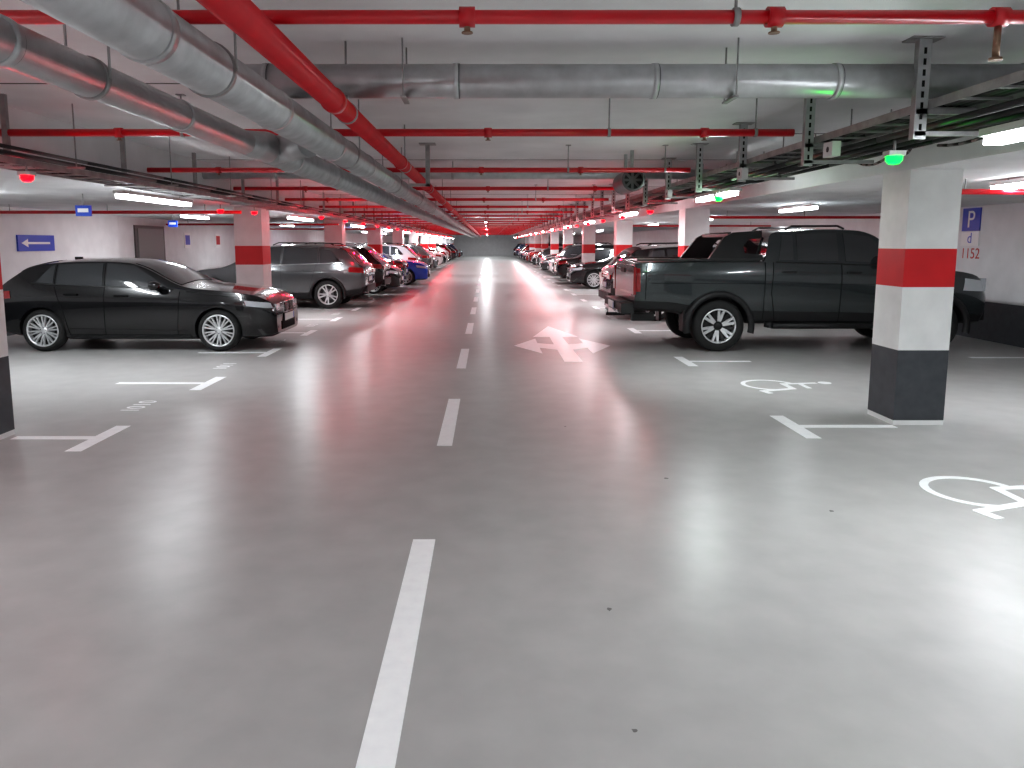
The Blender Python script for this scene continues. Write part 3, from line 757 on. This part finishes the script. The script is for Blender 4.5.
c.mb.box((-.09, 0, .66), (.2, 1.62, .16), M['trim']); c.mb.box((-.12, 0, .745), (.18, 1.0, .02), M['galvd']); c.mb.box((-.19, 0, .60), (.04, 1.2, .05), M['chrome'])
c.mb.box((-.012, 0, 1.08), (.02, 1.42, .46), P['truck']); c.mb.box((-.026, 0, 1.22), (.02, .3, .07), M['trim']); plate(c, -.20, .67, -1)
c.mb.cyl((-.28, 0, .52), (-.28, 0, .60), .025, M['chrome'], 12); c.mb.box((-.14, 0, .50), (.3, .06, .05), M['trim'])
c.mb.box((5.4, 0, .88), (.05, 1.15, .34), M['seam']); c.mb.box((5.42, 0, .9), (.03, 1.0, .05), M['chrome']); c.mb.box((5.36, 0, .55), (.12, 1.5, .16), M['trim']); plate(c, 5.42, .6, 1)
for sd in (1, -1): c.mb.box((.75, sd*.80, .47), (.03, .24, .32), M['trim'])
finish('pickup', c, c.body_mesh("pickup_body", 3), 'truck')

NAMES = dict(hatch="hatchback_car", suv="suv_car", sedan="sedan_car", pickup="pickup_truck")
def place(kind, xr, yc, rot, col):
    c, body, dm, wm = KIND[kind]
    e = empty(NAMES[kind], (xr, yc, 0), math.pi if rot else 0)
    o = bpy.data.objects.new("body", body); COL.objects.link(o); o.parent = e
    o.material_slots[0].link = 'OBJECT'; o.material_slots[0].material = P[col]
    d = bpy.data.objects.new("details", dm); COL.objects.link(d); d.parent = e
    for s_ in d.material_slots:
        if s_.material in (P['black'], P['silver'], P['truck']): s_.link = 'OBJECT'; s_.material = P[col]
    sp = c.sp; i = 1
    for xw in sp['wx']:
        for sd in (1, -1):
            w = bpy.data.objects.new("wheel_%d" % i, wm); COL.objects.link(w); w.parent = e
            w.location = (xw, sd*(sp['W']/2*.985-sp['ww']/2-.012), sp['r']); w.rotation_euler = (0, random.uniform(0, 1), 0 if sd > 0 else math.pi); i += 1
    return e
def L_nose(kind, xa, y, col): place(kind, xa-KIND[kind][0].L, y, 0, col)
def L_tail(kind, xa, y, col): place(kind, xa, y, 1, col)
def R_tail(kind, xa, y, col): place(kind, xa, y, 0, col)
def R_nose(kind, xa, y, col): place(kind, xa+KIND[kind][0].L, y, 1, col)
L_nose('hatch', -3.27, 12.13, 'black')
L_tail('suv', -3.1, 19.65, 'silver')
R_tail('pickup', 2.23, 12.2, 'truck')
R_tail('suv', 2.62, 16.7, 'black')
cl = ['black', 'grey', 'white', 'silver', 'black', 'red', 'navy', 'grey', 'black']
for y, kd, xx, f, co in ((22.85, 'suv', -3.1, 1, 'black'), (25.15, 'hatch', -2.9, 0, 'black'), (27.5, 'sedan', -3.0, 1, 'grey'), (30.3, 'hatch', -2.4, 0, 'blue'), (32.6, 'suv', -3.0, 1, 'white'), (34.95, 'sedan', -3.1, 0, 'silver')):
    (L_tail if f else L_nose)(kd, xx, y, co)
for y, kd, xx, f, co in ((27.9, 'hatch', 3.0, 0, 'black'), (30.85, 'sedan', 2.8, 1, 'black'), (33.15, 'suv', 3.0, 1, 'grey'), (35.5, 'hatch', 3.1, 0, 'black')):
    (R_tail if f else R_nose)(kd, xx, y, co)
j = 0
while j < 7:
    for i in range(3):
        for S in (0, 1):
            if random.random() < .88:
                kd = random.choice(('hatch', 'suv', 'sedan')); co = random.choice(cl); xx = random.uniform(2.8, 3.2)
                y = (36.64 if S == 0 else 37.115)+7.5*j+(1.18, 3.5, 5.82)[i]
                (((L_nose, L_tail)[random.random() < .5])(kd, -xx, y, co)) if S == 0 else (((R_nose, R_tail)[random.random() < .5])(kd, xx, y, co))
    j += 1

# ------------------------------------------------------------------ world and camera
w = bpy.data.worlds.new("world"); scene.world = w; w.use_nodes = True
w.node_tree.nodes["Background"].inputs[0].default_value = (.5, .52, .55, 1); w.node_tree.nodes["Background"].inputs[1].default_value = .2
cd = bpy.data.cameras.new("camera"); cam = bpy.data.objects.new("camera", cd); COL.objects.link(cam)
cam.location = (0, 0, 1.65); cam.rotation_euler = (math.radians(90-7.41), 0, 0)
cd.sensor_width = 36; cd.lens = 745/1024*36; cd.shift_x = .0234; cd.shift_y = -.043; cd.clip_start = .05; cd.clip_end = 300
scene.camera = cam
